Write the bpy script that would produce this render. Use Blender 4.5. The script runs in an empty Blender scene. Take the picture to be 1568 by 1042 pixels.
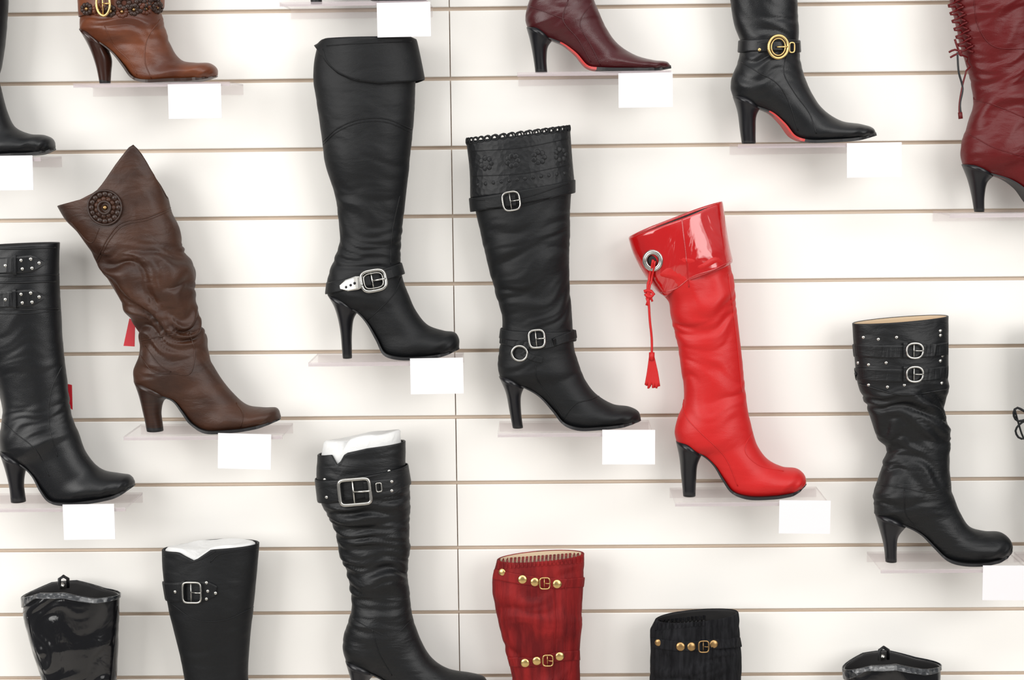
import bpy, math, random
from mathutils import Vector, Matrix, noise
from mathutils.bvhtree import BVHTree
random.seed(4)
S=0.001; F=2500.0; D0=62.0
C0=Vector((0,0,1.45))
M=(Matrix.Rotation(math.radians(1.1),3,'Z')@Matrix.Rotation(math.radians(90-7),3,'X')@Matrix.Rotation(math.radians(-0.65),3,'Z'))
CAM=C0-(M@Vector((0,0,-1)))*F*S
def ray(px,py): return (M@Vector((px-784,521-py,-F))).normalized()
def W(px,py,d=D0):
    r=ray(px,py); k=(-d*S-CAM.y)/r.y
    return CAM+r*k
scene=bpy.context.scene
scene.view_settings.view_transform='Standard'
cd=bpy.data.cameras.new('camera'); cam=bpy.data.objects.new('camera',cd); scene.collection.objects.link(cam)
cd.sensor_width=36; cd.lens=36*F/1568; cam.matrix_world=Matrix.Translation(CAM)@M.to_4x4(); scene.camera=cam; cd.clip_start=0.05

# ---------------- materials
def mat(name,col,rough=0.4,metal=0.0,coat=0.0,bumps=(),col2=None,cscale=(30,30,30),spec=0.5,cramp=(0.35,0.65)):
    m=bpy.data.materials.new(name); m.use_nodes=True; nt=m.node_tree; b=nt.nodes['Principled BSDF']
    b.inputs['Base Color'].default_value=(*col,1); b.inputs['Roughness'].default_value=rough; b.inputs['Metallic'].default_value=metal
    b.inputs['Coat Weight'].default_value=coat; b.inputs['Coat Roughness'].default_value=0.05
    b.inputs['Specular IOR Level'].default_value=spec
    tc=nt.nodes.new('ShaderNodeTexCoord')
    def mapn(sc):
        mp=nt.nodes.new('ShaderNodeMapping'); mp.inputs['Scale'].default_value=sc; nt.links.new(tc.outputs['Object'],mp.inputs['Vector']); return mp
    if col2:
        n=nt.nodes.new('ShaderNodeTexNoise'); n.inputs['Scale'].default_value=1; n.inputs['Detail'].default_value=5
        nt.links.new(mapn(cscale).outputs[0],n.inputs['Vector'])
        r=nt.nodes.new('ShaderNodeValToRGB'); r.color_ramp.elements[0].position=cramp[0]; r.color_ramp.elements[1].position=cramp[1]
        r.color_ramp.elements[0].color=(*col,1); r.color_ramp.elements[1].color=(*col2,1)
        nt.links.new(n.outputs['Fac'],r.inputs['Fac']); nt.links.new(r.outputs['Color'],b.inputs['Base Color'])
    prev=None
    for kind,sc,dist,st in bumps:
        if kind=='v':
            n=nt.nodes.new('ShaderNodeTexVoronoi'); out='Distance'
        else:
            n=nt.nodes.new('ShaderNodeTexNoise'); n.inputs['Detail'].default_value=4; out='Fac'; n.inputs['Distortion'].default_value=0.6 if kind=='d' else 0
        n.inputs['Scale'].default_value=1
        nt.links.new(mapn(sc).outputs[0],n.inputs['Vector'])
        bp=nt.nodes.new('ShaderNodeBump'); bp.inputs['Distance'].default_value=dist; bp.inputs['Strength'].default_value=st
        nt.links.new(n.outputs[out],bp.inputs['Height'])
        if prev: nt.links.new(prev.outputs['Normal'],bp.inputs['Normal'])
        prev=bp
    if prev: nt.links.new(prev.outputs['Normal'],b.inputs['Normal'])
    return m
G=('n',(900,900,900),0.0006,0.3)
Wk=('d',(14,14,40),0.0035,0.35)
BLK=mat('black_leather',(0.0045,0.005,0.0058),0.49,bumps=[Wk,('d',(60,60,110),0.001,0.25),G],spec=0.27)
BLKS=mat('black_smooth_leather',(0.005,0.0055,0.0066),0.34,bumps=[('d',(10,10,22),0.0025,0.3),G],spec=0.36)
BLKSL=mat('black_slouch_leather',(0.0045,0.005,0.0058),0.42,bumps=[('d',(16,16,60),0.005,0.4),('d',(60,60,120),0.001,0.3),G],spec=0.32)
BLKD=mat('black_denim',(0.004,0.004,0.005),0.85,bumps=[('d',(40,40,8),0.006,0.6),G],spec=0.15,col2=(0.014,0.014,0.016),cscale=(200,200,15))
PAT=mat('black_patent',(0.004,0.004,0.005),0.16,coat=0.5,bumps=[('d',(12,12,12),0.010,0.5)],spec=0.35)
CROC=mat('black_croc_patent',(0.012,0.014,0.017),0.22,coat=0.6,bumps=[('v',(110,110,110),0.004,0.7)],spec=0.6)
LACE=mat('black_tooled_leather',(0.005,0.0055,0.0065),0.45,bumps=[('v',(130,130,130),0.002,0.3),('d',(70,70,70),0.0025,0.3)],spec=0.32)
BRN=mat('brown_leather',(0.027,0.0095,0.0045),0.44,bumps=[('d',(16,16,40),0.005,0.45),('d',(60,60,90),0.0012,0.4),G],col2=(0.054,0.020,0.0095),cscale=(14,14,30),spec=0.36)
TAN=mat('cognac_leather',(0.072,0.018,0.007),0.36,bumps=[Wk,G],col2=(0.165,0.046,0.016),cscale=(12,12,20),spec=0.42)
BRNH=mat('brown_stacked_heel',(0.018,0.008,0.005),0.34,col2=(0.036,0.015,0.009),cscale=(10,10,400),spec=0.4)
BRNP=mat('brown_polished_heel',(0.030,0.009,0.005),0.24)
RED=mat('red_leather',(0.49,0.008,0.008),0.44,bumps=[('d',(12,12,28),0.004,0.35),G],spec=0.38)
REDP=mat('red_patent',(0.44,0.005,0.006),0.12,coat=1.0,bumps=[('d',(14,14,9),0.010,0.6)],spec=0.6)
BURG=mat('burgundy_leather',(0.050,0.004,0.006),0.30,bumps=[Wk,G],spec=0.42)
DRED=mat('dark_red_leather',(0.098,0.003,0.004),0.38,bumps=[('d',(14,14,45),0.006,0.4),G],spec=0.32)
REDD=mat('red_denim',(0.10,0.003,0.004),0.65,bumps=[('d',(60,60,8),0.005,0.6),('d',(20,20,20),0.006,0.6)],col2=(0.23,0.010,0.010),cscale=(70,70,10),spec=0.2)
HEELB=mat('black_heel',(0.007,0.007,0.009),0.30,spec=0.4)
SOLE=mat('black_sole',(0.006,0.006,0.007),0.5)
SOLR=mat('red_sole_lining',(0.46,0.03,0.025),0.4)
SIL=mat('silver_metal',(0.50,0.49,0.46),0.25,metal=1)
GOLD=mat('gold_metal',(0.68,0.48,0.20),0.28,metal=1)
BRZ=mat('bronze_metal',(0.40,0.25,0.11),0.35,metal=1)
LIN=mat('dark_lining',(0.010,0.009,0.009),0.8)
LINB=mat('beige_lining',(0.52,0.40,0.27),0.8)
PAPER=mat('tissue_paper',(0.70,0.70,0.69),0.8,bumps=[('d',(60,60,60),0.004,0.5)])
TAG=mat('red_tag',(0.45,0.01,0.02),0.5)
CARD=mat('price_card_paper',(0.725,0.70,0.715),0.7)
def wallmat(n,c,r): return mat(n,c,r,bumps=[('n',(250,250,250),0.0003,0.15)],col2=tuple(x*0.985 for x in c),cscale=(2,2,2),spec=0.3)
WALL=wallmat('slatwall_laminate',(0.86,0.838,0.798),0.5)
SLOT=mat('slot_edge',(0.70,0.60,0.50),0.7)
FLOOR=mat('floor_tile',(0.45,0.42,0.38),0.5,col2=(0.5,0.47,0.43),cscale=(3,3,3))
def acrylic(name,fac,col):
    m=bpy.data.materials.new(name); m.use_nodes=True; nt=m.node_tree; nt.nodes.clear()
    o=nt.nodes.new('ShaderNodeOutputMaterial'); t=nt.nodes.new('ShaderNodeBsdfTransparent'); t.inputs[0].default_value=(0.990,0.982,0.982,1)
    p=nt.nodes.new('ShaderNodeBsdfPrincipled'); p.inputs['Base Color'].default_value=(*col,1); p.inputs['Roughness'].default_value=0.1
    mx=nt.nodes.new('ShaderNodeMixShader'); mx.inputs[0].default_value=fac
    nt.links.new(t.outputs[0],mx.inputs[1]); nt.links.new(p.outputs[0],mx.inputs[2]); nt.links.new(mx.outputs[0],o.inputs[0]); return m
ACR=acrylic('clear_acrylic',0.09,(0.76,0.71,0.72)); ACRE=acrylic('acrylic_edge',0.42,(0.56,0.49,0.51))

def mk(name,verts,faces,mats,midx=None,smooth=True,parent=None):
    me=bpy.data.meshes.new(name); me.from_pydata([tuple(v) for v in verts],[],faces)
    for m in mats: me.materials.append(m)
    if midx: me.polygons.foreach_set('material_index',midx)
    me.polygons.foreach_set('use_smooth',[smooth]*len(faces)); me.update()
    ob=bpy.data.objects.new(name,me); scene.collection.objects.link(ob)
    if parent:
        ob.parent=parent; ob.matrix_parent_inverse=Matrix.Translation(-parent.location)
    return ob
def fixn(ob):
    import bmesh
    bm=bmesh.new(); bm.from_mesh(ob.data); bmesh.ops.recalc_face_normals(bm,faces=bm.faces); bm.to_mesh(ob.data); bm.free()
def boxvf(x0,x1,y0,y1,z0,z1):
    v=[(x,y,z) for x in (x0,x1) for y in (y0,y1) for z in (z0,z1)]
    f=[(0,1,3,2),(4,6,7,5),(0,4,5,1),(2,3,7,6),(0,2,6,4),(1,5,7,3)]
    return v,f

# ---------------- wall
seamx=W(696,521,0).x
SY=[18,120,224,330,433,537,638,741,842,941,1034]
zs=[W(700,y,0).z for y in SY]
n=len(zs); ks=list(range(n)); mkk=sum(ks)/n; mz=sum(zs)/n
slope=sum((k-mkk)*(z-mz) for k,z in zip(ks,zs))/sum((k-mkk)**2 for k in ks); inter=mz-slope*mkk
gz=[inter+slope*k for k in range(-14,25)]
gz=[z for z in gz if 0.06<z<2.75]; gz.sort()
XL,XR=-1.9,1.9
V=[];Fc=[];MI=[]
hg=0.0026
edges=[0.0]+gz+[2.8]
def slat(x0,x1,z0,z1):
    b=0.0014; ye=0.008
    prof=[(ye,z0),(b,z0),(0.0004,z0+b*0.4),(0,z0+b),(0,z1-b),(0.0004,z1-b*0.4),(b,z1),(ye,z1)]
    o=len(V)
    for x in (x0,x1):
        for y,z in prof: V.append((x,y,z))
    k=len(prof)
    for i in range(k):
        j=(i+1)%k
        Fc.append((o+i,o+j,o+k+j,o+k+i)); MI.append(1 if i in(0,6,7) else 0)
    Fc.append(tuple(o+i for i in range(k))[::-1]); MI.append(1)
    Fc.append(tuple(o+k+i for i in range(k))); MI.append(1)
for i in range(len(edges)-1):
    z0=edges[i]+(hg if i>0 else 0); z1=edges[i+1]-(hg if i<len(edges)-2 else 0)
    slat(XL,seamx-0.0008,z0,z1); slat(seamx+0.0008,XR,z0,z1)
v,f=boxvf(XL,XR,0.008,0.03,0,2.8); o=len(V); V+=v; Fc+=[tuple(o+i for i in q) for q in f]; MI+=[1]*6
wall=mk('wall_back',V,Fc,[WALL,SLOT],MI,smooth=False); fixn(wall)
v,f=boxvf(XL,XR,-4.5,0.03,-0.05,0.0); mk('floor',v,f,[FLOOR],smooth=False)

# ---------------- curves
def cr(pts,n):
    P=[Vector(p[:2]) for p in pts]
    if len(P)<3:
        return [P[0].lerp(P[-1],i/(n-1)) for i in range(n)]
    E=[P[0]*2-P[1]]+P+[P[-1]*2-P[-2]]
    dense=[]
    for i in range(1,len(E)-2):
        p0,p1,p2,p3=E[i-1:i+3]
        t0=0;t1=t0+max((p1-p0).length,1e-3)**.5;t2=t1+max((p2-p1).length,1e-3)**.5;t3=t2+max((p3-p2).length,1e-3)**.5
        for k in range(16):
            t=t1+(t2-t1)*k/16
            A1=p0*((t1-t)/(t1-t0))+p1*((t-t0)/(t1-t0));A2=p1*((t2-t)/(t2-t1))+p2*((t-t1)/(t2-t1));A3=p2*((t3-t)/(t3-t2))+p3*((t-t2)/(t3-t2))
            B1=A1*((t2-t)/(t2-t0))+A2*((t-t0)/(t2-t0));B2=A2*((t3-t)/(t3-t1))+A3*((t-t1)/(t3-t1))
            dense.append(B1*((t2-t)/(t2-t1))+B2*((t-t1)/(t2-t1)))
    dense.append(P[-1])
    acc=[0]
    for a,b in zip(dense,dense[1:]): acc.append(acc[-1]+(b-a).length)
    out=[];k=0
    for i in range(n):
        s=acc[-1]*i/(n-1)
        while k<len(acc)-2 and acc[k+1]<s: k+=1
        u=(s-acc[k])/max(acc[k+1]-acc[k],1e-9); out.append(dense[k].lerp(dense[k+1],min(max(u,0),1)))
    return out
def key(tab,t):
    if t<=tab[0][0]: return tab[0][1]
    for (a,b),(c,d) in zip(tab,tab[1:]):
        if t<=c:
            u=(t-a)/(c-a); u=u*u*(3-2*u); return b+(d-b)*u
    return tab[-1][1]
def lin(tab,t,i=1):
    if t<=tab[0][0]: return tab[0][i]
    for p,q in zip(tab,tab[1:]):
        if t<=q[0]: return p[i]+(q[i]-p[i])*(t-p[0])/(q[0]-p[0])
    return tab[-1][i]
def hwf(w): return min(40,max(30,0.30*w))
NS=72; YV=Vector((0,-1,0))
def ring(pl,pr,hw,ex=0.0,foot=0.0,ns=NS):
    a=W(pl.x,pl.y);b=W(pr.x,pr.y); c=(a+b)/2; h=(b-a)/2; L=h.length; ah=h/L if L>1e-7 else Vector((1,0,0))
    out=[]
    for j in range(ns):
        ph=2*math.pi*j/ns; cs=math.cos(ph); sn=math.sin(ph)
        p=1-0.5*foot*max(0,-cs)
        s=math.copysign(abs(sn)**p,sn)
        out.append(c+ah*(L+ex*S)*cs+YV*((hw+ex)*S*s))
    return out,ah
def bridge(F_,o1,o2,ns):
    for j in range(ns):
        k=(j+1)%ns; F_.append((o1+j,o1+k,o2+k,o2+j))
FK=lambda h:[(0,h),(0.2,31),(0.42,32),(0.6,37),(0.76,36),(0.87,30),(0.94,21),(0.98,12),(1,5)]

class Boot:
    def __init__(s,name,mat_):
        s.name=name;s.mat=mat_;s.geo=[];s.bvh=None
        s.e=None
    def add(s,pn,V,F_,mats,midx=None,smooth=True,geo=False,fn=True):
        ob=mk(pn,V,F_,mats,midx,smooth,s.e)
        if fn: fixn(ob)
        if geo: s.geo.append(([Vector(v) for v in V],F_)); s.bvh=None
        return ob
    def hit(s,px,py):
        if s.bvh is None:
            VV=[];FF=[]
            for v,f in s.geo:
                o=len(VV); VV+=v; FF+=[tuple(o+i for i in q) for q in f]
            s.bvh=BVHTree.FromPolygons(VV,FF)
        r=ray(px,py); loc,n,i,d=s.bvh.ray_cast(CAM,r)
        if loc is None:
            loc,n,i,d=s.bvh.find_nearest(W(px,py))
        if n.dot(r)>0: n=-n
        return loc,n
    def build(s,L,R,B,T,HB,HF,heelm=None,wr=None,wl=35.,rim=None,lin_=None,nsh=150,solr=False,seed=0,paper=None,cap=42,solem=None,upz=False,tilt=0.35,el=3.2,warp=1.3,fine=0.35):
        heelm=heelm or HEELB; wr=wr or [(0,0.6),(1,0.8)]
        ls=cr(L,nsh); rs=cr(R,nsh); fb=cr(B,56); ft=cr(T,56)
        zmin=min(W(p.x,p.y).z for p in fb)
        s.shelfz=zmin
        cx=W((HB[-1][0]+B[-1][0])/2,B[-1][1])
        s.e=bpy.data.objects.new(s.name,None); s.e.location=(cx.x,-D0*S,zmin); s.e.empty_display_size=0.05; scene.collection.objects.link(s.e)
        rings=[];hw_end=hwf((ls[-1]-rs[-1]).length)
        for i in range(nsh):
            t=i/(nsh-1)
            rings.append((ls[i],rs[i],hwf((ls[i]-rs[i]).length)*(0.85+0.15*min(1,t*4)),0,t))
        fk=FK(hw_end)
        for i in range(1,56):
            f=i/55; rings.append((fb[i],ft[i],key(fk,f),min(1,f*4),1+f))
        c0=(W(*ls[0])+W(*rs[0]))/2; c1=(W(*ls[12])+W(*rs[12]))/2; up=(c0-c1).normalized()
        if upz: up=Vector((0.0,0,1))
        V=[];F_=[];MI=[]
        def pt(i,ex):
            a,b,hw,ft_,t=rings[i]; vs,ah=ring(a,b,hw,ex,ft_)
            w=max(0,1-t/0.22) if t<1 else 0
            w=w*w*(3-2*w) if not upz else w
            amp=key(wr,min(t,1)) if t<=1 else wr[-1][1]*max(0,1-(t-1)/0.35)
            out=[]
            for j,p in enumerate(vs):
                ph=2*math.pi*j/NS; cs=math.cos(ph); sn=math.sin(ph)
                if rim and w>0:
                    fr=(1+cs)/2; o1=lin(rim,fr,1); o2=lin(rim,fr,2) if len(rim[0])>2 else o1
                    k=0.5+0.5*max(-1,min(1,sn*3)); p=p+up*((o1*k+o2*(1-k))*S*w)
                if amp>0.01:
                    q=p/S
                    wx=noise.noise(Vector((q.x/60,q.y/60,q.z/60+seed*9.1)))
                    u=Vector((q.x/(wl*el)+seed,q.y/(wl*el*0.7),(q.z+tilt*q.x*(1 if seed%2 else -1))/wl+warp*wx+seed*3.3))
                    n1=abs(noise.noise(u)); n2=abs(noise.noise(Vector((u.x*1.7,u.y*1.7,u.z*2.1))+Vector((5,3,1))))
                    d=2.6*n1-0.6+fine*(3*n2-0.7)
                    edge=0.35+0.65*abs(sn)
                    p=p+(ah*cs+YV*sn)*(amp*d*edge*S)
                out.append(p)
            return out
        nr=len(rings)
        for i in range(nr):
            V+=pt(i,0.0)
            if i>0:
                bridge(F_,(i-1)*NS,i*NS,NS); MI+=[0]*NS
        tip=W(*((rings[-1][0]+rings[-1][1])/2)); V.append(tip); o=(nr-1)*NS
        for j in range(NS): F_.append((o+j,o+(j+1)%NS,len(V)-1)); MI.append(0)
        seglen=(ls[0]-ls[-1]).length/(nsh-1); kk=max(4,int(cap/seglen)); prev=0
        for n_,i in enumerate([0]+list(range(0,kk,2))):
            ex=-1.0 if n_==0 else -3.2
            o=len(V); vs=pt(i,ex)
            if n_==0: vs=[p+up*0.0008 for p in vs]
            V+=vs; bridge(F_,prev,o,NS); MI+=[0 if n_<2 else 1]*NS; prev=o
        cc=sum((V[prev+j] for j in range(NS)),Vector())/NS; V.append(cc)
        for j in range(NS): F_.append((prev+j,prev+(j+1)%NS,len(V)-1)); MI.append(1)
        s.rings=rings; s.pt=pt; s.up=up
        s.add('boot_upper',V,F_,[s.mat,lin_ or LIN],MI,geo=True)
        V=[];F_=[];MI=[]; i0=4
        for i in range(i0,56):
            f=i/55; a=W(*fb[i]); b=W(*ft[i]); dr=(b-a).normalized()
            thk=key([(0.07,1.0),(0.2,2.0),(0.45,3.0),(0.6,4.5),(1,4.5)],f)
            hw=key(fk,f)*key([(0.07,0.35),(0.2,0.62),(0.45,0.8),(0.6,0.92),(1,0.95)],f)+0.8*(f>0.5)
            tg=(fb[min(i+1,55)]-fb[max(i-1,0)])
            aw=W(*(fb[i]+tg)); nrm=(aw-a); nrm=Vector((-nrm.z,0,nrm.x)).normalized()
            if nrm.dot(dr)<0: nrm=-nrm
            ext=Vector((0,0,0))
            if f>0.97: ext=(a-W(*fb[i-2])).normalized()*0.0015
            if f<0.3: ext=nrm*(0.002*(0.3-f)/0.3)
            for (dy,k) in ((-1,0),(-1,1),(1,1),(1,0)):
                V.append(a+nrm*(thk*k*S)+ext+YV*(-dy*hw*S))
            if i>i0:
                o=(i-1-i0)*4
                for j in range(4):
                    F_.append((o+j,o+(j+1)%4,o+4+(j+1)%4,o+4+j)); MI.append(1 if (solr and 0.24<f<0.54) else 0)
        F_.append((0,1,2,3));MI.append(0);o=(55-i0)*4;F_.append((o,o+1,o+2,o+3));MI.append(0)
        for v in V: v.z=max(v.z,zmin)
        s.add('sole',V,F_,[solem or SOLE,SOLR],MI,smooth=False)
        hb=cr(HB,26); hf=cr(HF,26); V=[];F_=[];MI=[]
        wb=(hb[-1]-hf[-1]).length
        prs=[]
        upv=Vector((0.12,-1)).normalized()
        prs.append((hb[0]+(hf[0]-hb[0])*0.15+upv*7,hf[0]+(hb[0]-hf[0])*0.12+upv*7,22))
        for i in range(26):
            t=i/25; prs.append((hb[i],hf[i],27+(max(9,wb*0.55)-27)*(t**0.6)))
        for i,(a,b,hw) in enumerate(prs):
            vs,ah=ring(a,b,hw,0,0,32)
            if i>=len(prs)-6:
                k=(i-(len(prs)-6))/5
                dz=(zmin-min(W(*hb[-1]).z,W(*hf[-1]).z))
                if i==len(prs)-1:
                    for v in vs: v.z=zmin
                else:
                    for v in vs: v.z+=dz*k
            V+=vs
            if i>0: bridge(F_,(i-1)*32,i*32,32); MI+=[1 if i>=len(prs)-2 else 0]*32
        F_.append(tuple(range(32)));MI.append(0);o=(len(prs)-1)*32;F_.append(tuple(o+j for j in range(32)));MI.append(1)
        s.add('heel',V,F_,[heelm,SOLE],MI)
        if paper:
            V=[];F_=[]
            for n_,(e,ex) in enumerate([(-22,-5),(-10,-5),(0,-6),(paper*0.45,-8),(paper*0.85,-9),(paper,-12)]):
                for p in pt(0,ex):
                    q=p+up*(e*S); nn=noise.noise(q*35)
                    V.append(q+Vector((nn*0.002,0,noise.noise(q*28+Vector((3,1,2)))*0.003*(e>0))))
                if n_>0: bridge(F_,(n_-1)*NS,n_*NS,NS)
            o=5*NS; c=sum((V[o+j] for j in range(NS)),Vector())/NS-up*0.008; V.append(c)
            for j in range(NS): F_.append((o+j,o+(j+1)%NS,len(V)-1))
            s.add('paper_stuffing',V,F_,[PAPER])
        return s
    def band(s,L,R,m,ex=2.5,name='strap',n=14,rimb=None,rimt=None,wr=0,seed=1,hk=1.0,top=False):
        ls=cr(L,n);rs=cr(R,n);V=[];F_=[]
        c0=(W(*ls[0])+W(*rs[0]))/2;c1=(W(*ls[-1])+W(*rs[-1]))/2;up=(c0-c1).normalized()
        for side in (0,1):
            idx=range(n) if side==0 else range(n-1,-1,-1)
            for i in idx:
                e=ex-(1.6 if side else 0)-(0.5 if i in(0,n-1) and not side else 0)
                t=i/(n-1)
                kk=hk if not top else 0.86+0.14*min(1,t)
                vs,ah=ring(ls[i],rs[i],hwf((ls[i]-rs[i]).length)*kk,e)
                for j,p in enumerate(vs):
                    cs=math.cos(2*math.pi*j/NS); fr=(1+cs)/2
                    if rimb: p=p+up*(lin(rimb,fr)*t*S)
                    if rimt: p=p+up*(lin(rimt,fr)*(1-t)*S)
                    if wr:
                        nn=noise.noise(Vector((p.x*24+seed,p.y*20,p.z*12)))
                        p=p+Vector((p.x-c0.x,p.y-c0.y,0)).normalized()*(nn*wr*S)
                    V.append(p)
        for i in range(2*n): bridge(F_,i*NS,((i+1)%(2*n))*NS,NS)
        return s.add(name,V,F_,[m],geo=True)
    def samp(s,pts,step=4):
        tot=sum((Vector(a)-Vector(b)).length for a,b in zip(pts,pts[1:])); n=max(3,int(tot/step)+1)
        return [s.hit(p.x,p.y) for p in cr(pts,n)]
    def tube(s,P,r,m,name,closed=False,ns=8):
        V=[];F_=[];n=len(P)
        for i,p in enumerate(P):
            a=P[(i-1)%n] if (closed or i>0) else p; b=P[(i+1)%n] if (closed or i<n-1) else p
            t=(b-a).normalized() if (b-a).length>1e-9 else Vector((0,0,1))
            x=t.cross(Vector((0,1,0.01)))
            if x.length<1e-4: x=t.cross(Vector((1,0,0)))
            x.normalize(); y=t.cross(x)
            rr=r[i] if isinstance(r,list) else r
            for j in range(ns):
                c=2*math.pi*j/ns; V.append(p+(x*math.cos(c)+y*math.sin(c))*rr)
        for i in range(n if closed else n-1): bridge(F_,i*ns,((i+1)%n)*ns,ns)
        if not closed: F_.append(tuple(range(ns)));F_.append(tuple((n-1)*ns+j for j in range(ns)))
        return s.add(name,V,F_,[m])
    def seam(s,pts,m=None,r=0.8):
        s.tube([l+n*0.0001 for l,n in s.samp(pts)],r*S,m or s.mat,'seam',ns=6)
    def ribbon(s,pts,w,m,name='strap',off=1.8):
        H=s.samp(pts,3); n=len(H);V=[];F_=[]
        for i,(l,nn) in enumerate(H):
            a=H[max(i-1,0)][0];b=H[min(i+1,n-1)][0];t=(b-a).normalized();c=nn.cross(t).normalized()
            ww=(w if not isinstance(w,list) else lin(w,i/(n-1)))*S/2
            for (k,o) in ((-1,-0.5),(-1,off*0.7),(-0.8,off),(0.8,off),(1,off*0.7),(1,-0.5)):
                V.append(l+c*(ww*k)+nn*(o*S))
            if i>0:
                for j in range(6): F_.append(((i-1)*6+j,(i-1)*6+(j+1)%6,i*6+(j+1)%6,i*6+j))
        F_.append(tuple(range(6)));F_.append(tuple((n-1)*6+j for j in range(6)))
        return s.add(name,V,F_,[m],geo=True,smooth=False)
    def frame(s,px,py,rot=0):
        l,n=s.hit(px,py); n=(n+YV*1.0).normalized(); x=Vector((1,0,0)); x=(x-n*x.dot(n)).normalized(); y=n.cross(x)
        if y.z<0: y=-y
        a=math.radians(rot); return l,n,x*math.cos(a)+y*math.sin(a),y*math.cos(a)-x*math.sin(a)
    def stud(s,px,py,r,m,name='stud',flat=0.5):
        l,n,x,y=s.frame(px,py); V=[];F_=[];k=14
        for i,(rr,h) in enumerate([(1,-0.3),(1,0.1),(0.85,0.55),(0.5,0.9)]):
            for j in range(k):
                c=2*math.pi*j/k; V.append(l+(x*math.cos(c)+y*math.sin(c))*(r*rr*S)+n*(h*r*flat*S))
            if i: bridge(F_,(i-1)*k,i*k,k)
        V.append(l+n*(r*flat*S))
        for j in range(k): F_.append((3*k+j,3*k+(j+1)%k,len(V)-1))
        s.add(name,V,F_,[m])
    def buckle(s,px,py,w,h,rot,m,th=2.0,rnd=0.3,prong=True,off=3.0,name='buckle'):
        l,n,x,y=s.frame(px,py,rot); l=l+n*(off*S); P=[]
        N=40
        p=max(0.25,min(1.0,rnd*2))
        for i in range(N):
            c=2*math.pi*i/N; cs=math.cos(c);sn=math.sin(c)
            P.append(l+x*(w/2*S*math.copysign(abs(cs)**p,cs))+y*(h/2*S*math.copysign(abs(sn)**p,sn)))
        s.tube(P,th*S,m,name,closed=True)
        if prong:
            s.tube([l-x*(w*0.05*S)-n*0.001, l+n*0.0015+x*(w*0.25*S), l+x*(w*0.52*S)+n*0.002],th*0.55*S,m,'buckle_prong')
            s.tube([l-x*(w*0.05*S)+y*(h*0.5*S)-n*0.001,l-x*(w*0.05*S)-y*(h*0.5*S)-n*0.001],th*0.5*S,m,'buckle_bar')
    def cord(s,pts,r,m,name='cord',lift=2.0,step=5):
        P=[]
        tot=sum((Vector(a[:2])-Vector(b[:2])).length for a,b in zip(pts,pts[1:])); n=max(3,int(tot/step)+1)
        for p in cr(pts,n):
            rr=ray(p.x,p.y)
            if s.bvh is None: s.hit(p.x,p.y)
            loc,nn,i,d=s.bvh.ray_cast(CAM,rr)
            q=W(p.x,p.y,D0+30)
            if loc is not None: q=loc-rr*(lift*S)
            P.append(q)
        for _ in range(4):
            ys=[p.y for p in P]
            for i in range(1,len(P)-1):
                ny=(ys[i-1]+ys[i]+ys[i+1])/3
                if ny<P[i].y: P[i]=Vector((P[i].x,ny,P[i].z))
        s.tube(P,r*S,m,name)

def shelf(z,xl,xr,card=None,tilt=0,dep=106):
    z=z-0.0004; zc=z
    def xat(px):
        py=521
        for _ in range(6):
            p=W(px,py,dep); py+= (p.z-zc)/S
        return W(px,py,dep).x
    x0,x1=xat(xl),xat(xr)
    V=[];F_=[];MI=[]
    def ad(b,mi):
        v,f=boxvf(*b);o=len(V);V.extend(v);F_.extend([tuple(o+i for i in q) for q in f]); MI.extend(mi)
    ad((x0,x1,-dep*S,-0.0005,z-0.003,z),[1,1,1,0,0,0])
    ad((x0,x1,-0.0030,-0.0005,z-0.016,z-0.003),[0]*6)
    ad((x0,x1,-dep*S,-(dep-2.5)*S,z-0.006,z-0.003),[1]*6)
    c=None
    if card:
        a=W(card[0],card[1],dep+2);b=W(card[2],card[3],dep+2)
        c=(a+b)/2; w=(b.x-a.x)/2; h=(a.z-b.z)/2
        ad((c.x-w*0.9,c.x+w*0.9,-(dep+0.9)*S,-dep*S,z-0.006,z),[1]*6)
    ob=mk('display_shelf',V,F_,[ACR,ACRE],MI,smooth=False)
    if card:
        ca,sa=math.cos(math.radians(tilt)),math.sin(math.radians(tilt))
        V=[]
        for y in (-(dep+2.2)*S,-(dep+1.2)*S):
            for (u,v_) in ((-w,-h),(w,-h),(w,h),(-w,h)):
                V.append((c.x+u*ca-v_*sa,y-(0.0 if v_>0 else 0.002),c.z+u*sa+v_*ca))
        ob=mk('price_card',V,[(0,1,2,3),(7,6,5,4),(0,4,5,1),(1,5,6,2),(2,6,7,3),(3,7,4,0)],[CARD],smooth=False); fixn(ob)

def off(pts,dx,dy): return [(x+dx,y+dy) for x,y in pts]
TB=[(1340,787),(1360,797),(1383,804),(1405,815),(1425,835),(1443,852),(1470,859),(1510,858),(1535,852),(1548,844)]
TT=[(1457,752),(1470,785),(1485,807),(1510,815),(1535,817),(1547,828),(1549,840)]
THB=[(1340,788),(1348,815),(1353,835),(1356,858)]
THF=[(1387,806),(1375,822),(1373,840),(1373,858)]
TL=[(1347,735),(1339,762),(1339,785)]
TR=[(1455,735),(1456,744),(1457,752)]

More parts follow.
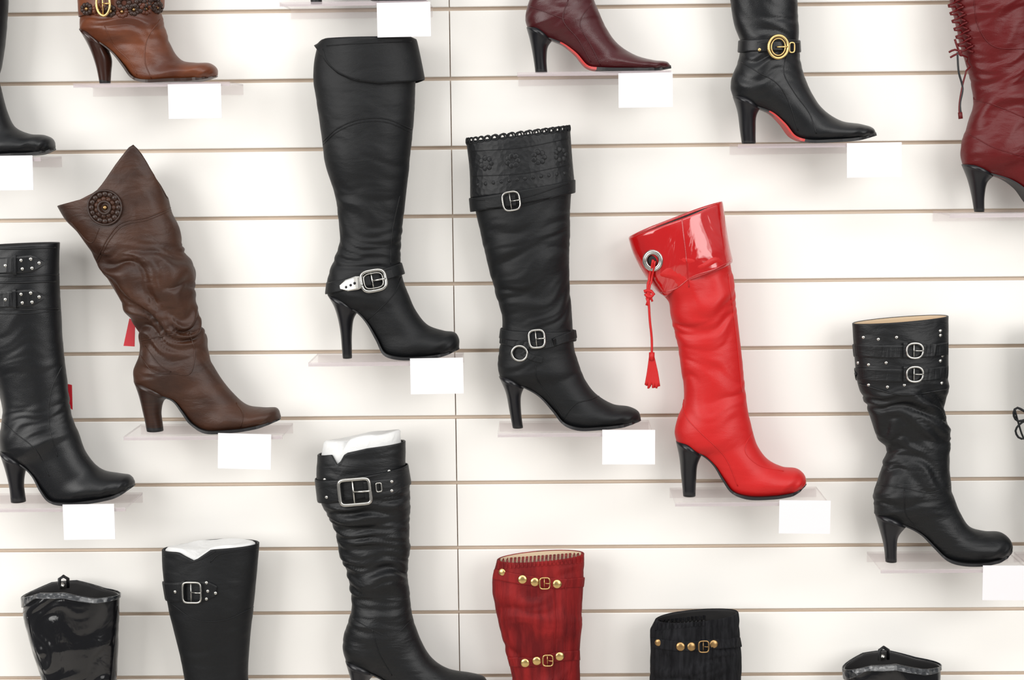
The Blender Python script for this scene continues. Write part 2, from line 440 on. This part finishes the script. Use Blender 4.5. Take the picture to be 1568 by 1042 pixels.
# ---- tall black boot with fold cuff
b=Boot('black_knee_high_boot',BLK)
b.build(L=[(487,66),(481,95),(480,125),(484,150),(492,205),(499,255),(512,295),(518,335),(520,370),(513,395),(504,418),(500,440),(502,452)],
 R=[(635,62),(636,95),(636,130),(634,180),(628,240),(622,300),(617,340),(614,375),(613,405),(618,430),(624,448)],
 B=[(502,452),(518,466),(545,476),(562,492),(577,517),(590,540),(612,547),(645,547),(680,543),(702,535)],
 T=[(624,448),(638,478),(655,498),(680,507),(697,510),(703,520),(703,531)],
 HB=[(502,452),(512,470),(520,500),(525,552)],HF=[(549,476),(542,488),(539,510),(539,552)],wr=[(0,0.4),(0.5,0.9),(0.7,1.8),(0.8,2.8),(1,1.4)],wl=22,seed=1)
b.band([(490,60),(489,118)],[(635,57),(649,124)],BLK,ex=2.6,name='folded_cuff',n=20,rimt=[(0,-6),(0.04,-2),(0.1,0),(0.95,0),(1,-3)],rimb=[(0,46),(0.04,38),(0.12,18),(0.22,4),(0.36,-5),(0.6,-8),(0.9,-3),(1,2)],wr=1.6)
b.seam([(494,75),(500,92),(512,106),(530,116),(550,122)],r=0.8)
b.seam([(500,70),(560,66),(630,64)],r=0.8)
b.seam([(495,216),(515,198),(550,183),(590,182),(630,198)],r=1.0); b.seam([(495,221),(515,203),(550,188),(590,187),(630,203)])
b.seam([(563,490),(585,470),(605,448),(614,425)]); b.seam([(612,300),(600,360),(598,405)])
b.seam([(506,460),(530,474),(552,478)],r=0.6)
b.band([(502,432),(500,450)],[(613,403),(618,420)],BLK,ex=2.4)
b.ribbon([(522,440),(553,432)],[(0,6),(0.3,17),(0.8,20),(1,17)],SIL,'strap_tip',off=2.5)
b.buckle(572,430,36,30,10,SIL,th=2.6,rnd=0.3); b.buckle(572,430,28,22,10,SIL,th=0.9,rnd=0.3,prong=False,off=4.5,name='buckle_inner_rim')
for i in range(12):
    a=2*math.pi*i/12; b.stud(572+18*math.cos(a),430-15*math.sin(a)-2.5*math.cos(a),1.6,SIL,'buckle_bead',flat=2.2)
b.ribbon([(553,432),(567,429)],16,BLK,off=3.2); b.ribbon([(583,424),(600,419)],14,BLK,off=3.2)
for x,y in ((530,440),(537,437),(543,434)): b.stud(x,y,2.2,HEELB)
shelf(b.shelfz,472,705,(628,549,710,603),0.5)

# ---- black boot with tooled cuff
b=Boot('black_tooled_cuff_boot',BLK)
b.build(L=[(717,217),(722,260),(725,305),(733,345),(742,385),(752,425),(762,460),(769,490),(768,515),(764,540),(762,560),(765,577)],
 R=[(870,200),(873,240),(875,290),(873,320),(873,350),(872,400),(873,450),(876,480),(878,520),(880,538),(884,550)],
 B=[(765,577),(780,587),(800,592),(825,605),(845,626),(862,646),(885,654),(920,653),(955,650),(980,644)],
 T=[(884,550),(895,580),(912,603),(940,620),(965,624),(978,631),(981,640)],
 HB=[(764,577),(774,600),(780,630),(785,657)],HF=[(803,593),(798,606),(798,630),(801,657)],wr=[(0,0.6),(0.3,1.1),(0.5,2.3),(0.7,2.3),(1,1.4)],wl=24,seed=2,el=4)
b.band([(717,217),(722,260),(723,304)],[(870,198),(873,240),(877,284)],LACE,ex=3,name='tooled_cuff',n=20,top=True)
rs_,ah=ring(Vector((717,217)),Vector((870,198)),hwf(150)*0.86,2.2,0,112)
for i in range(0,112,3):
    c=rs_[i]; t=(rs_[(i+1)%112]-rs_[i-1]).normalized()
    P=[c+t*(0.0046*math.cos(a))+Vector((0,0,1))*(0.0008+0.0042*math.sin(a)) for a in [2*math.pi*k/12 for k in range(12)]]
    b.tube(P,0.0014,BLK,'scallop',closed=True,ns=5)
for x0,y0 in ((745,250),(785,246),(825,241),(858,237)):
    for i in range(7):
        a=2*math.pi*i/7; b.stud(x0+8*math.cos(a),y0+8*math.sin(a),4.2,LACE,'tooled_flower',flat=0.2)
for i in range(12):
    b.stud(732+i*12,283-i*1.6,3,LACE,'tooled_leaf',flat=0.3)
b.seam([(721,232),(800,226),(872,212)],r=0.6); b.seam([(723,270),(800,266),(875,252)],r=0.6)
b.band([(722,303),(724,324)],[(877,276),(877,296)],BLK,ex=4.2)
b.seam([(728,307),(800,303),(873,280)]); b.seam([(728,321),(800,316),(873,293)])
b.ribbon([(745,312),(790,307)],15,BLK,off=2.5); b.buckle(783,308,25,27,8,SIL,th=1.4,rnd=0.3)
b.band([(769,503),(767,518)],[(878,506),(880,522)],BLK,ex=3.0)
b.ribbon([(768,520),(800,528),(835,528),(880,512)],13,BLK,off=3)
b.ribbon([(800,540),(815,548),(830,552)],9,BLK)
b.buckle(822,519,23,26,5,SIL,th=1.8,rnd=0.3); b.buckle(796,541,23,22,0,SIL,th=1.8,rnd=0.5,prong=False)
b.seam([(820,560),(822,580),(845,612),(862,640)]); b.seam([(862,644),(880,620),(905,612),(918,606)])
shelf(b.shelfz,762,1000,(922,659,1003,711),-0.5)

# ---- brown slouch boot
b=Boot('brown_slouch_boot',BRN)
b.build(L=[(88,316),(101,337),(120,357),(140,387),(160,420),(180,455),(200,488),(213,518),(211,545),(206,568),(206,585)],
 R=[(258,306),(264,328),(275,350),(282,385),(296,410),(298,440),(303,470),(311,505),(315,535),(322,555)],
 B=[(206,585),(222,597),(245,605),(268,612),(282,628),(296,646),(318,658),(355,658),(400,652),(428,643)],
 T=[(322,555),(338,580),(355,601),(378,621),(403,625),(424,626),(430,638)],
 HB=[(206,585),(213,605),(219,630),(225,658)],HF=[(262,609),(252,613),(247,630),(250,657)],heelm=BRNH,upz=True,
 rim=[(0,0,0),(0.1,3,0),(0.26,8,0),(0.40,18,4),(0.47,30,14),(0.58,54,34),(0.66,70,48),(0.73,83,56),(0.76,83,54),(0.83,66,40),(0.91,38,22),(0.97,13,6),(1,0,0)],
 wr=[(0,0.8),(0.2,1.5),(0.33,8),(0.8,9.5),(0.93,4),(1,1.2)],wl=40,seed=3,tilt=0.55,el=2.8,fine=0.6)
b.seam([(148,397),(165,365),(185,342),(225,333),(262,318)],r=1.1); b.seam([(150,402),(168,368),(188,346),(226,337),(262,322)])
b.seam([(108,340),(140,372),(152,350)])
b.seam([(212,522),(250,515),(290,508),(309,503)],r=1.1); b.seam([(215,545),(235,570),(265,572),(290,573),(298,540),(290,510)],r=1)
b.seam([(222,530),(245,560),(262,570)]); b.seam([(362,617),(372,635),(368,655)],r=1)
cx,cy=161,318
for r_,n_,q in ((21,16,5.2),(13,11,4.2)):
    for i in range(n_):
        a=2*math.pi*i/n_; b.stud(cx+r_*math.cos(a),cy+r_*math.sin(a),q,BRNH if r_>15 else BRN,'flower_petal',flat=0.8)
b.buckle(cx,cy,50,50,0,BRNH,th=1.6,rnd=0.5,prong=False,off=2,name='flower_edge'); b.buckle(cx,cy,18,18,0,BRNH,th=2,rnd=0.5,prong=False,off=4,name='flower_ring')
b.stud(cx,cy,4,BRZ,'flower_center',flat=1.0)
P=[W(198,488,50),W(207,492,50),W(206,531,50),W(189,530,50)]
b.add('hang_tag',P+[p+Vector((0,0.001,0)) for p in P],[(0,1,2,3),(7,6,5,4),(0,4,5,1),(1,5,6,2),(2,6,7,3),(3,7,4,0)],[TAG],smooth=False)
shelf(b.shelfz,189,432,(333,665,416,718),-2)

# ---- left black boot with studded straps
b=Boot('black_studded_strap_boot',BLKS)
b.build(L=[(-42,378),(-40,430),(-34,480),(-20,540),(-4,590),(4,625),(3,650),(-1,672),(1,690)],
 R=[(91,372),(90,420),(93,480),(96,530),(102,580),(107,625),(112,645),(118,660)],
 B=[(1,690),(14,702),(38,712),(55,727),(68,748),(82,764),(110,768),(150,764),(185,757),(205,745)],
 T=[(118,660),(133,697),(155,720),(180,726),(198,729),(206,738)],
 HB=[(0,690),(8,715),(14,740),(17,763)],HF=[(42,714),(38,725),(36,745),(39,763)],wr=[(0,0.5),(0.7,0.8),(0.9,2.2),(1,1.4)],wl=26,seed=4)
b.seam([(-30,480),(20,481),(60,479),(92,475)],r=1.1)
for y in (405,457):
    b.ribbon([(-30,y+4),(10,y+2),(50,y-1),(68,y-2)],[(0,24),(0.8,25),(0.88,19),(1,4)],BLKS,off=3)
    for x,dy in ((8,2),(32,-6),(34,7),(47,-8),(49,6),(60,-2)): b.stud(x,y+dy,2.8,SIL)
    b.ribbon([(20,y+1),(25,y+1)],28,BLKS,off=4)
    b.seam([(-30,y-24),(30,y-24),(85,y-26)],r=1.6); b.seam([(-30,y+18),(30,y+18),(90,y+15)],r=1.3)
b.seam([(2,645),(25,665),(55,690),(75,730)],r=0.8); b.seam([(95,560),(78,600),(75,650),(88,700)],r=0.7)
P=[W(102,588,45),W(110,590,45),W(111,628,45),W(102,622,45)]
b.add('hang_tag',P+[p+Vector((0,0.001,0)) for p in P],[(0,1,2,3),(7,6,5,4),(0,4,5,1),(1,5,6,2),(2,6,7,3),(3,7,4,0)],[TAG],smooth=False)
shelf(b.shelfz,-90,192,(96,773,177,826),0.5)

# ---- top-left black boot (cropped)
b=Boot('black_knee_high_boot',BLKS)
b.build(L=[(-135,-230),(-130,-100),(-120,0),(-116,60),(-120,110),(-124,145),(-122,160)],
 R=[(14,-230),(14,-100),(12,0),(8,60),(2,100),(-2,120),(2,140)],
 B=[(-122,160),(-108,171),(-84,178),(-68,193),(-52,213),(-38,232),(-10,240),(30,239),(62,237),(83,230)],
 T=[(2,140),(10,170),(22,194),(45,205),(68,207),(80,213),(84,224)],
 HB=[(-122,160),(-114,185),(-108,240)],HF=[(-80,180),(-86,195),(-88,240)],seed=5,wl=28)
shelf(b.shelfz,-150,62,(-30,239,52,291),0)

# ---- cognac ankle boot
b=Boot('cognac_ankle_boot',TAN)
b.build(L=[(108,-120),(115,-60),(122,-10),(126,14),(123,30),(122,44)],
 R=[(262,-120),(256,-60),(248,-10),(246,12),(249,30),(254,48)],
 B=[(122,44),(138,58),(160,70),(178,84),(193,102),(207,120),(225,127),(265,126),(305,124),(331,118)],
 T=[(254,48),(262,72),(278,92),(300,96),(322,97),(332,105),(333,114)],
 HB=[(122,44),(137,72),(147,100),(153,129)],HF=[(166,76),(171,92),(170,112),(169,129)],heelm=BRNP,seed=6,wr=[(0,1),(1,2.8)],wl=26,solem=BRNH)
b.band([(121,-30),(124,26)],[(250,-30),(248,12)],TAN,ex=3,name='cuff')
for k in range(7):
    cx,cy=133+k*18,22-abs(k-3)*1.5-2*(k>3)
    for i in range(9):
        a=2*math.pi*i/9; b.stud(cx+6.5*math.cos(a),cy-4+6.5*math.sin(a),3.6,TAN if k%2 else BRNH,'flower_petal',flat=0.9)
    b.stud(cx,cy-4,3,BRZ,'flower_center',flat=1.2)
b.buckle(160,6,20,34,0,GOLD,th=2.0,rnd=0.5,off=6)
for cx,cy in ((190,4),(215,8),(236,6)):
    for i in range(8):
        a=2*math.pi*i/8; b.stud(cx+8*math.cos(a),cy+8*math.sin(a),4.2,BRNH,'flower_petal',flat=0.9)
b.seam([(160,40),(175,70),(200,95),(210,115)]); b.seam([(245,30),(225,60),(222,95),(232,120)])
shelf(b.shelfz,112,352,(257,129,340,181),0.3)

# ---- red boot with patent cuff
b=Boot('red_patent_cuff_boot',RED)
b.build(L=[(966,366),(974,390),(988,418),(1006,442),(1022,462),(1026,485),(1035,515),(1042,555),(1047,595),(1046,618),(1037,642),(1033,662),(1036,677)],
 R=[(1101,312),(1108,345),(1119,400),(1125,450),(1130,500),(1137,560),(1142,605),(1146,632),(1151,655)],
 B=[(1036,677),(1050,688),(1073,696),(1090,710),(1103,731),(1117,750),(1140,758),(1180,758),(1215,753),(1233,742)],
 T=[(1151,655),(1160,683),(1176,704),(1200,716),(1222,719),(1232,728),(1234,738)],
 HB=[(1035,676),(1040,700),(1043,730),(1046,756)],HF=[(1074,697),(1068,712),(1066,735),(1065,756)],
 wr=[(0,0.5),(0.22,5),(0.38,5.5),(0.55,2.5),(0.85,1.8),(1,0.8)],wl=36,seed=7,rim=[(0,0,0),(1,0,0)],tilt=0.1)
b.band([(963,363),(972,388),(988,418),(1008,446)],[(1102,309),(1109,345),(1121,402)],REDP,ex=3,name='patent_cuff',n=30,wr=4.0,seed=3,top=True,rimb=[(0,0),(0.06,-10),(0.15,-6),(0.3,2),(1,0)])
b.seam([(1055,440),(1050,390),(1044,335)],REDP,r=0.8)
b.seam([(1012,448),(1035,442),(1060,424),(1095,412),(1121,398)],REDP,r=0.8)
for rr in (12.6,10.4): b.buckle(1000,399,rr*2,rr*2+2,0,SIL,th=2.8,rnd=0.5,prong=False,off=1.5,name='eyelet')
b.stud(1000,399,8,LIN,'eyelet_hole',flat=0.2)
b.cord([(1000,398),(998,410),(993,428),(992,447),(994,460)],2.0,RED,'tassel_cord',lift=5)
b.cord([(1003,400),(1001,412),(997,430),(994,447),(999,462)],1.6,RED,'tassel_cord',lift=5)
b.cord([(986,447),(993,445),(1001,450),(994,456),(988,450)],2.6,RED,'tassel_knot',lift=6)
b.cord([(993,456),(995,490),(998,520),(998,548)],1.8,RED,'tassel_cord',lift=6)
b.cord([(990,456),(992,463),(990,468)],1.8,RED,'tassel_cord',lift=6)
b.cord([(998,540),(998,552)],4.2,RED,'tassel_head',lift=6)
for i in range(16):
    a=i/15-0.5; b.cord([(998+a*6,548),(999+a*14,570),(999+a*21,592+random.uniform(-4,4))],1.5,RED,'tassel_strand',lift=6+random.random()*4)
b.seam([(1043,612),(1052,640),(1075,665),(1110,700),(1130,745)],r=0.8); b.seam([(1115,420),(1128,520),(1136,600)],r=0.7)
b.seam([(1152,662),(1140,690),(1160,712),(1200,722)],r=0.6)
shelf(b.shelfz,1034,1268,(1193,767,1271,817),-1)

# ---- burgundy
b=Boot('burgundy_leather_boot',BURG)
b.build(L=[(800,-260),(805,-150),(812,-60),(813,-10),(807,12),(804,30),(807,42)],
 R=[(930,-260),(922,-150),(908,-60),(905,-20),(910,0),(916,15)],
 B=[(807,42),(820,54),(842,62),(862,70),(880,84),(898,104),(920,109),(960,110),(1000,109),(1026,105)],
 T=[(916,15),(928,42),(945,66),(972,84),(1000,92),(1022,95),(1027,101)],
 HB=[(806,42),(811,60),(816,85),(820,112)],HF=[(845,63),(839,72),(837,90),(838,111)],seed=8,wr=[(0,1),(1,1.5)],wl=24,solr=True)
b.seam([(870,0),(862,30),(885,60),(905,95)]); b.seam([(905,5),(888,35),(905,70),(920,100)]); b.seam([(812,10),(840,20),(865,30)])
shelf(b.shelfz,792,1028,(947,112,1030,164),0.3)

# ---- black boot with gold buckle
b=Boot('black_gold_buckle_boot',BLKS)
b.build(L=[(1090,-270),(1100,-150),(1112,-60),(1118,0),(1124,35),(1133,65),(1131,90),(1122,115),(1119,135),(1123,149)],
 R=[(1236,-270),(1230,-150),(1223,-60),(1221,0),(1223,40),(1223,75),(1227,100),(1232,118)],
 B=[(1123,149),(1137,160),(1160,167),(1180,175),(1197,191),(1212,210),(1232,218),(1270,218),(1310,215),(1340,208)],
 T=[(1232,118),(1243,143),(1260,167),(1288,185),(1318,190),(1336,196),(1341,204)],
 HB=[(1122,148),(1129,170),(1133,200),(1136,223)],HF=[(1163,167),(1158,178),(1157,200),(1157,222)],seed=9,wr=[(0,0.8),(0.7,1.2),(0.85,3.2),(1,1.5)],wl=24,solr=True)
b.band([(1133,62),(1132,80)],[(1223,62),(1224,80)],BLKS,ex=2.5)
b.ribbon([(1160,72),(1185,70),(1222,72)],14,BLKS,off=2.5)
b.buckle(1191,72,28,32,0,GOLD,th=2.2,rnd=0.5,prong=False,off=4); b.buckle(1191,72,20,24,0,GOLD,th=1.0,rnd=0.5,prong=False,off=4)
l,n_,x,y=b.frame(1191,72,0); b.tube([l+n_*0.003-x*0.002,l+n_*0.005+x*0.014],0.0013,GOLD,'buckle_prong')
b.stud(1163,76,2.6,GOLD); b.buckle(1211,73,8,14,0,GOLD,th=1.2,rnd=0.3,prong=False,off=4)
b.seam([(1205,82),(1200,110),(1215,140),(1240,175),(1250,205)]); b.seam([(1135,95),(1160,110),(1190,128),(1205,150),(1222,200)])
shelf(b.shelfz,1130,1378,(1297,219,1380,271),0.4)

# ---- dark red lace boot
b=Boot('dark_red_lace_up_boot',DRED)
b.build(L=[(1440,-160),(1450,-60),(1455,0),(1464,40),(1472,75),(1482,110),(1491,150),(1486,180),(1476,208),(1471,232),(1474,252)],
 R=[(1600,-160),(1596,-60),(1592,0),(1590,60),(1588,110),(1590,160),(1596,190),(1604,215)],
 B=[(1474,252),(1490,262),(1514,268),(1540,276),(1560,290),(1578,312),(1600,322),(1640,322),(1670,318),(1690,310)],
 T=[(1604,215),(1615,245),(1632,270),(1655,284),(1675,288),(1688,294),(1692,303)],
 HB=[(1473,252),(1482,275),(1488,300),(1492,325)],HF=[(1520,270),(1511,280),(1507,300),(1507,325)],seed=10,wr=[(0,1.5),(0.5,3),(0.75,3.5),(1,1.5)],wl=26)
b.seam([(1480,150),(1520,160),(1568,180)],r=0.9); b.seam([(1490,-20),(1498,40),(1520,70),(1568,75)],r=0.9); b.seam([(1484,205),(1520,225),(1568,240)],r=0.8)
for i in range(8):
    y=-14+i*12; x=1455+ (y*0.25 if y>0 else 0)
    b.cord([(x-5,y),(x+8,y+6),(x+18,y+10)],1.4,DRED,'lace',lift=3); b.cord([(x-3,y+10),(x+8,y+4),(x+18,y)],1.4,DRED,'lace',lift=3)
b.cord([(1453,80),(1462,76),(1470,80),(1462,84),(1455,88)],1.5,DRED,'lace_bow',lift=4)
b.cord([(1462,60),(1466,72),(1472,88),(1470,76)],1.6,DRED,'lace_bow',lift=4)
b.cord([(1466,80),(1468,110),(1474,135),(1470,160),(1472,178)],1.5,HEELB,'lace_cord',lift=4)
b.cord([(1471,80),(1480,100),(1474,130),(1469,160),(1469,178)],1.3,DRED,'lace_cord',lift=4)
b.cord([(1470,172),(1471,182)],3.2,DRED,'lace_end',lift=4)
shelf(b.shelfz,1455,1700)

# ---- black slouch studded boot (right)
b=Boot('black_studded_slouch_boot',BLKSL)
b.build(L=[(1305,496),(1308,540),(1314,590),(1327,622),(1335,650),(1343,673),(1356,686),(1351,712),(1345,737),(1338,765),(1339,787)],
 R=[(1452,484),(1452,540),(1450,595),(1445,610),(1450,640),(1456,672),(1455,720),(1456,740),(1457,752)],
 B=TB,T=TT,HB=THB,HF=THF,wr=[(0,0.6),(0.33,0.8),(0.40,6.5),(0.75,7.5),(0.88,5),(1,1.5)],wl=32,seed=11,lin_=LINB,cap=14,el=3.5,fine=0.5,tilt=0.2)
b.seam([(1316,588),(1380,605),(1449,597)],r=1.4)
for yy,xs in ((517,(1322,1345,1373,1440)),(556,(1314,1330,1357,1440)),(590,(1330,1359,1385,1442))):
    for i,x in enumerate(xs): b.stud(x,yy+(3 if i==1 else -3 if i==3 else 0),2.6,SIL)
b.stud(1440,507,2.6,SIL);b.stud(1443,545,2.6,SIL)
for y in (537,573):
    b.ribbon([(1308,y),(1360,y+2),(1420,y+1),(1450,y-3)],19,BLKSL,off=2.2)
    b.buckle(1400,y,24,22,0,SIL,th=1.7,rnd=0.42,off=4); b.ribbon([(1383,y),(1389,y)],23,BLKSL,off=4)
b.seam([(1340,742),(1385,748),(1420,755),(1456,745)]); b.seam([(1385,750),(1388,790),(1410,815)])
shelf(b.shelfz,1349,1574,(1505,867,1588,919),-0.5)

# ---- boot beyond right edge with laces
b=Boot('black_lace_up_boot',BLK)
dx=243
b.build(L=off([(1335,500),(1335,600),(1345,690),(1347,735),(1339,762),(1339,787)],dx,0),R=off([(1460,496),(1458,600),(1455,690),(1455,735),(1457,752)],dx,0),
 B=off(TB,dx,0),T=off(TT,dx,0),HB=off(THB,dx,0),HF=off(THF,dx,0),seed=12)
b.cord([(1580,640),(1568,630),(1556,625),(1552,634),(1558,645),(1580,640)],1.8,BLK,'lace_bow'); b.cord([(1580,642),(1564,648),(1555,660),(1562,672),(1580,668)],1.6,BLK,'lace_bow')
b.cord([(1554,628),(1560,650),(1568,672),(1582,684)],1.4,BLK,'lace_bow')
shelf(b.shelfz,1584,1810)

# ---- boot above top (mostly out of frame)
b=Boot('black_knee_high_boot',BLK)
dx,dy=-880,-855
b.build(L=off([(1315,400),(1325,550),(1345,690)]+TL,dx,dy),R=off([(1455,396),(1452,550),(1453,690)]+TR,dx,dy),B=off(TB,dx,dy),T=off(TT,dx,dy),HB=off(THB,dx,dy),HF=off(THF,dx,dy),seed=13)
shelf(b.shelfz,428,655,(577,4,660,56),0.5)

# ---- bottom slouch boot with big buckle
b=Boot('black_slouch_boot',BLKSL)
b.build(L=[(486,699),(485,740),(494,775),(512,812),(520,850),(533,885),(538,920),(536,945),(527,970),(525,995),(530,1012)],
 R=[(621,676),(622,720),(628,745),(628,790),(627,830),(625,880),(628,915),(631,940),(634,955)],
 B=[(530,1012),(545,1022),(572,1030),(595,1042),(612,1060),(630,1076),(660,1083),(700,1081),(730,1074),(747,1064)],
 T=[(634,955),(645,983),(662,1010),(688,1027),(720,1033),(742,1039),(749,1054)],
 HB=[(529,1012),(537,1040),(543,1065),(546,1083)],HF=[(576,1031),(566,1042),(562,1060),(562,1083)],
 wr=[(0,0.6),(0.2,1.2),(0.28,6.5),(0.7,6.5),(0.85,2.5),(1,1)],wl=21,seed=15,paper=19,tilt=0.08,el=6,warp=0.7,fine=0.4,
 rim=[(0,2,2),(0.18,2,0),(0.26,-16,0),(0.34,2,0),(0.6,4,2),(1,0,0)])
b.band([(485,733),(489,768)],[(622,712),(627,742)],BLKSL,ex=3.2,name='wide_strap')
b.seam([(487,748),(540,737),(622,718)])
b.buckle(544,753,46,38,5,SIL,th=2.8,rnd=0.14,off=4)
b.ribbon([(558,751),(575,749),(600,746),(612,743)],[(0,26),(0.8,26),(1,14)],BLKSL,off=2.6); b.buckle(580,746,8,13,5,SIL,th=1.1,rnd=0.2,prong=False,off=4)
for x,y in ((596,722),(600,752),(600,738),(500,762),(497,735)): b.stud(x,y,2.6,SIL)
b.seam([(540,948),(570,965),(600,975),(630,950)]); b.seam([(570,965),(580,1000),(600,1035)])
shelf(b.shelfz,500,740)

# ---- bottom boots, feet below the frame
def low(name,m,L,R,ya,seed,**k):
    b=Boot(name,m); lx=L[-1][0]; dx=lx-1347+2; dy=ya-735
    Lq=L+off(TL,dx,dy); Rq=R+off(TR,dx,dy)
    return b.build(L=Lq,R=Rq,B=off(TB,dx,dy),T=off(TT,dx,dy),HB=off(THB,dx,dy),HF=off(THF,dx,dy),seed=seed,**k)
b=low('black_patent_boot',PAT,[(34,915),(37,940),(43,972),(54,1010),(66,1045),(76,1120)],[(183,912),(182,960),(179,1042),(182,1120)],1180,16,wr=[(0,1.5),(0.2,5),(0.6,5),(1,2)],wl=52,rim=[(0,0),(0.25,13),(0.5,14),(0.8,2),(1,0)])
b.band([(34,914),(36,936)],[(183,910),(183,922)],CROC,ex=1.8,name='croc_trim',top=True,rimt=[(0,0),(0.25,13),(0.5,14),(0.8,2),(1,0)],rimb=[(0,6),(0.2,26),(0.5,24),(0.8,9),(1,6)])
b.tube([W(91,903,D0+39),W(91,887,D0+37),W(97,883,D0+30),W(104,887,D0+25),W(104,900,D0+20)],0.0026,BLKS,'pull_loop'); b.stud(95,898,5.5,SIL,flat=0.9)
b.seam([(180,925),(176,980),(170,1045)],r=1.0); b.seam([(42,945),(52,990),(72,1045)],r=1)
shelf(b.shelfz,70,268)
b=low('black_buckle_boot',BLK,[(248,842),(250,880),(256,920),(265,960),(275,1000),(283,1042),(290,1110)],[(397,832),(394,870),(388,930),(382,990),(380,1042),(388,1110)],1180,17,wr=[(0,0.8),(1,1)],wl=40,rim=[(0,0,0),(0.2,0,0),(0.38,-14,2),(0.55,2,2),(1,0,0)],paper=3)
b.ribbon([(250,904),(258,907),(300,906),(322,905),(331,906)],[(0,30),(0.6,30),(0.85,28),(1,16)],BLK,off=2.5)
b.buckle(295,907,28,31,0,SIL,th=1.6,rnd=0.2,off=5)
for x,y in ((316,893),(330,909),(316,918),(318,906),(268,907)): b.stud(x,y,2.6,SIL)
b.ribbon([(281,907),(285,907)],33,BLK,off=4)
b.seam([(322,862),(335,850),(395,842)]); b.seam([(250,852),(290,862),(310,856),(330,845)]); b.seam([(262,925),(300,950),(345,950),(388,930)])
shelf(b.shelfz,286,520)
b=low('red_denim_boot',REDD,[(761,858),(755,885),(757,925),(768,970),(778,1010),(784,1042),(790,1110)],[(895,848),(893,900),(890,950),(887,1000),(888,1042),(896,1110)],1180,18,wr=[(0,1.5),(0.2,4.0),(0.6,4),(1,1.5)],wl=50,lin_=LINB,cap=10)
for i in range(22):
    x=764+i*6; b.ribbon([(x,872-i*0.45),(x+1,857-i*0.45)],3.5,REDD,'gather',off=1.4)
b.ribbon([(757,880),(800,888),(853,894),(893,892)],15,REDD,off=2); b.ribbon([(778,1014),(822,1014),(856,1006),(888,1004)],15,REDD,off=2)
for x,y,r in ((769,877,5.5),(800,888,7),(819,892,7),(853,895,7),(804,1016,7),(822,1013,7),(857,1006,7)): b.stud(x,y,r,GOLD,'gold_button',flat=0.3)
for x,y in ((834,893),(839,1011)): b.buckle(x,y,15,17,0,GOLD,th=1.1,rnd=0.25,off=4)
b.seam([(848,900),(850,960),(846,1042)],r=1); b.seam([(866,900),(866,960),(862,1042)],r=0.8)
shelf(b.shelfz,785,982)
b=low('black_denim_boot',BLKD,[(1003,950),(996,965),(996,1000),(995,1042),(1000,1110)],[(1131,938),(1133,980),(1135,1042),(1112,1110)],1190,19,wr=[(0,1.5),(0.2,4),(0.6,4),(1,1.5)],wl=46,lin_=LIN)
for i in range(13):
    x=1005+i*6; b.ribbon([(x,966-i*0.6),(x+1,950-i*0.6)],3.5,BLKD,'gather',off=1.6)
b.ribbon([(998,985),(1042,990),(1093,987),(1133,984)],15,BLKD,off=2)
for x,y,r in ((1008,985,5.5),(1042,991,7),(1059,991,7),(1093,987,6.5)): b.stud(x,y,r,BRZ,'bronze_button',flat=0.3)
b.buckle(1077,990,15,17,0,BRZ,th=1.1,rnd=0.25,off=4)
b.seam([(1088,960),(1092,1000),(1094,1042)],r=1)
shelf(b.shelfz,1000,1235)
b=low('black_patent_boot',PAT,[(1291,1025),(1294,1050),(1300,1082),(1312,1120),(1322,1160)],[(1440,1020),(1439,1070),(1436,1130),(1430,1160)],1230,20,wr=[(0,1.5),(0.2,5),(0.6,5),(1,2)],wl=52,rim=[(0,0),(0.25,13),(0.5,15),(0.8,3),(1,0)])
b.band([(1291,1024),(1293,1046)],[(1440,1018),(1440,1030)],CROC,ex=1.8,name='croc_trim',top=True,rimt=[(0,0),(0.25,13),(0.5,15),(0.8,3),(1,0)],rimb=[(0,6),(0.2,26),(0.5,24),(0.8,9),(1,6)])
b.tube([W(1347,1012,D0+39),W(1347,996,D0+37),W(1353,992,D0+30),W(1360,996,D0+25),W(1360,1010,D0+20)],0.0026,BLKS,'pull_loop'); b.stud(1351,1007,5.5,SIL,flat=0.9)
shelf(b.shelfz,1310,1560)

# ---------------- light
w=bpy.data.worlds.new('world'); scene.world=w; w.use_nodes=True; nt=w.node_tree; bg=nt.nodes['Background']
tc=nt.nodes.new('ShaderNodeTexCoord'); sx=nt.nodes.new('ShaderNodeSeparateXYZ'); nt.links.new(tc.outputs['Generated'],sx.inputs[0])
rp=nt.nodes.new('ShaderNodeValToRGB'); nt.links.new(sx.outputs['Z'],rp.inputs['Fac'])
rp.color_ramp.elements[0].position=0.05; rp.color_ramp.elements[0].color=(0.18,0.18,0.182,1)
rp.color_ramp.elements[1].position=0.6; rp.color_ramp.elements[1].color=(0.98,0.985,0.99,1)
nt.links.new(rp.outputs['Color'],bg.inputs[0]); bg.inputs[1].default_value=1.02
def area(name,loc,tgt,sx,sy,p,col):
    l=bpy.data.lights.new(name,'AREA'); l.shape='RECTANGLE'; l.size=sx; l.size_y=sy; l.energy=p; l.color=col
    o=bpy.data.objects.new(name,l); o.location=loc; scene.collection.objects.link(o)
    o.rotation_euler=(Vector(tgt)-Vector(loc)).to_track_quat('-Z','Y').to_euler()
area('window_light_left',(-2.6,-2.6,2.2),(0,0,1.35),2.4,2.2,88,(1,0.985,0.96))
area('fill_light_right',(2.3,-3.2,2.2),(0,0,1.35),2.0,2.2,66,(1,0.985,0.965))  # added fill from the right, no window stands here
area('highlight_strip_top',(0.2,-1.9,3.2),(0,0,1.3),2.4,0.5,20,(1,0.98,0.95))  # added overhead strip, put in for highlights on the patent leather
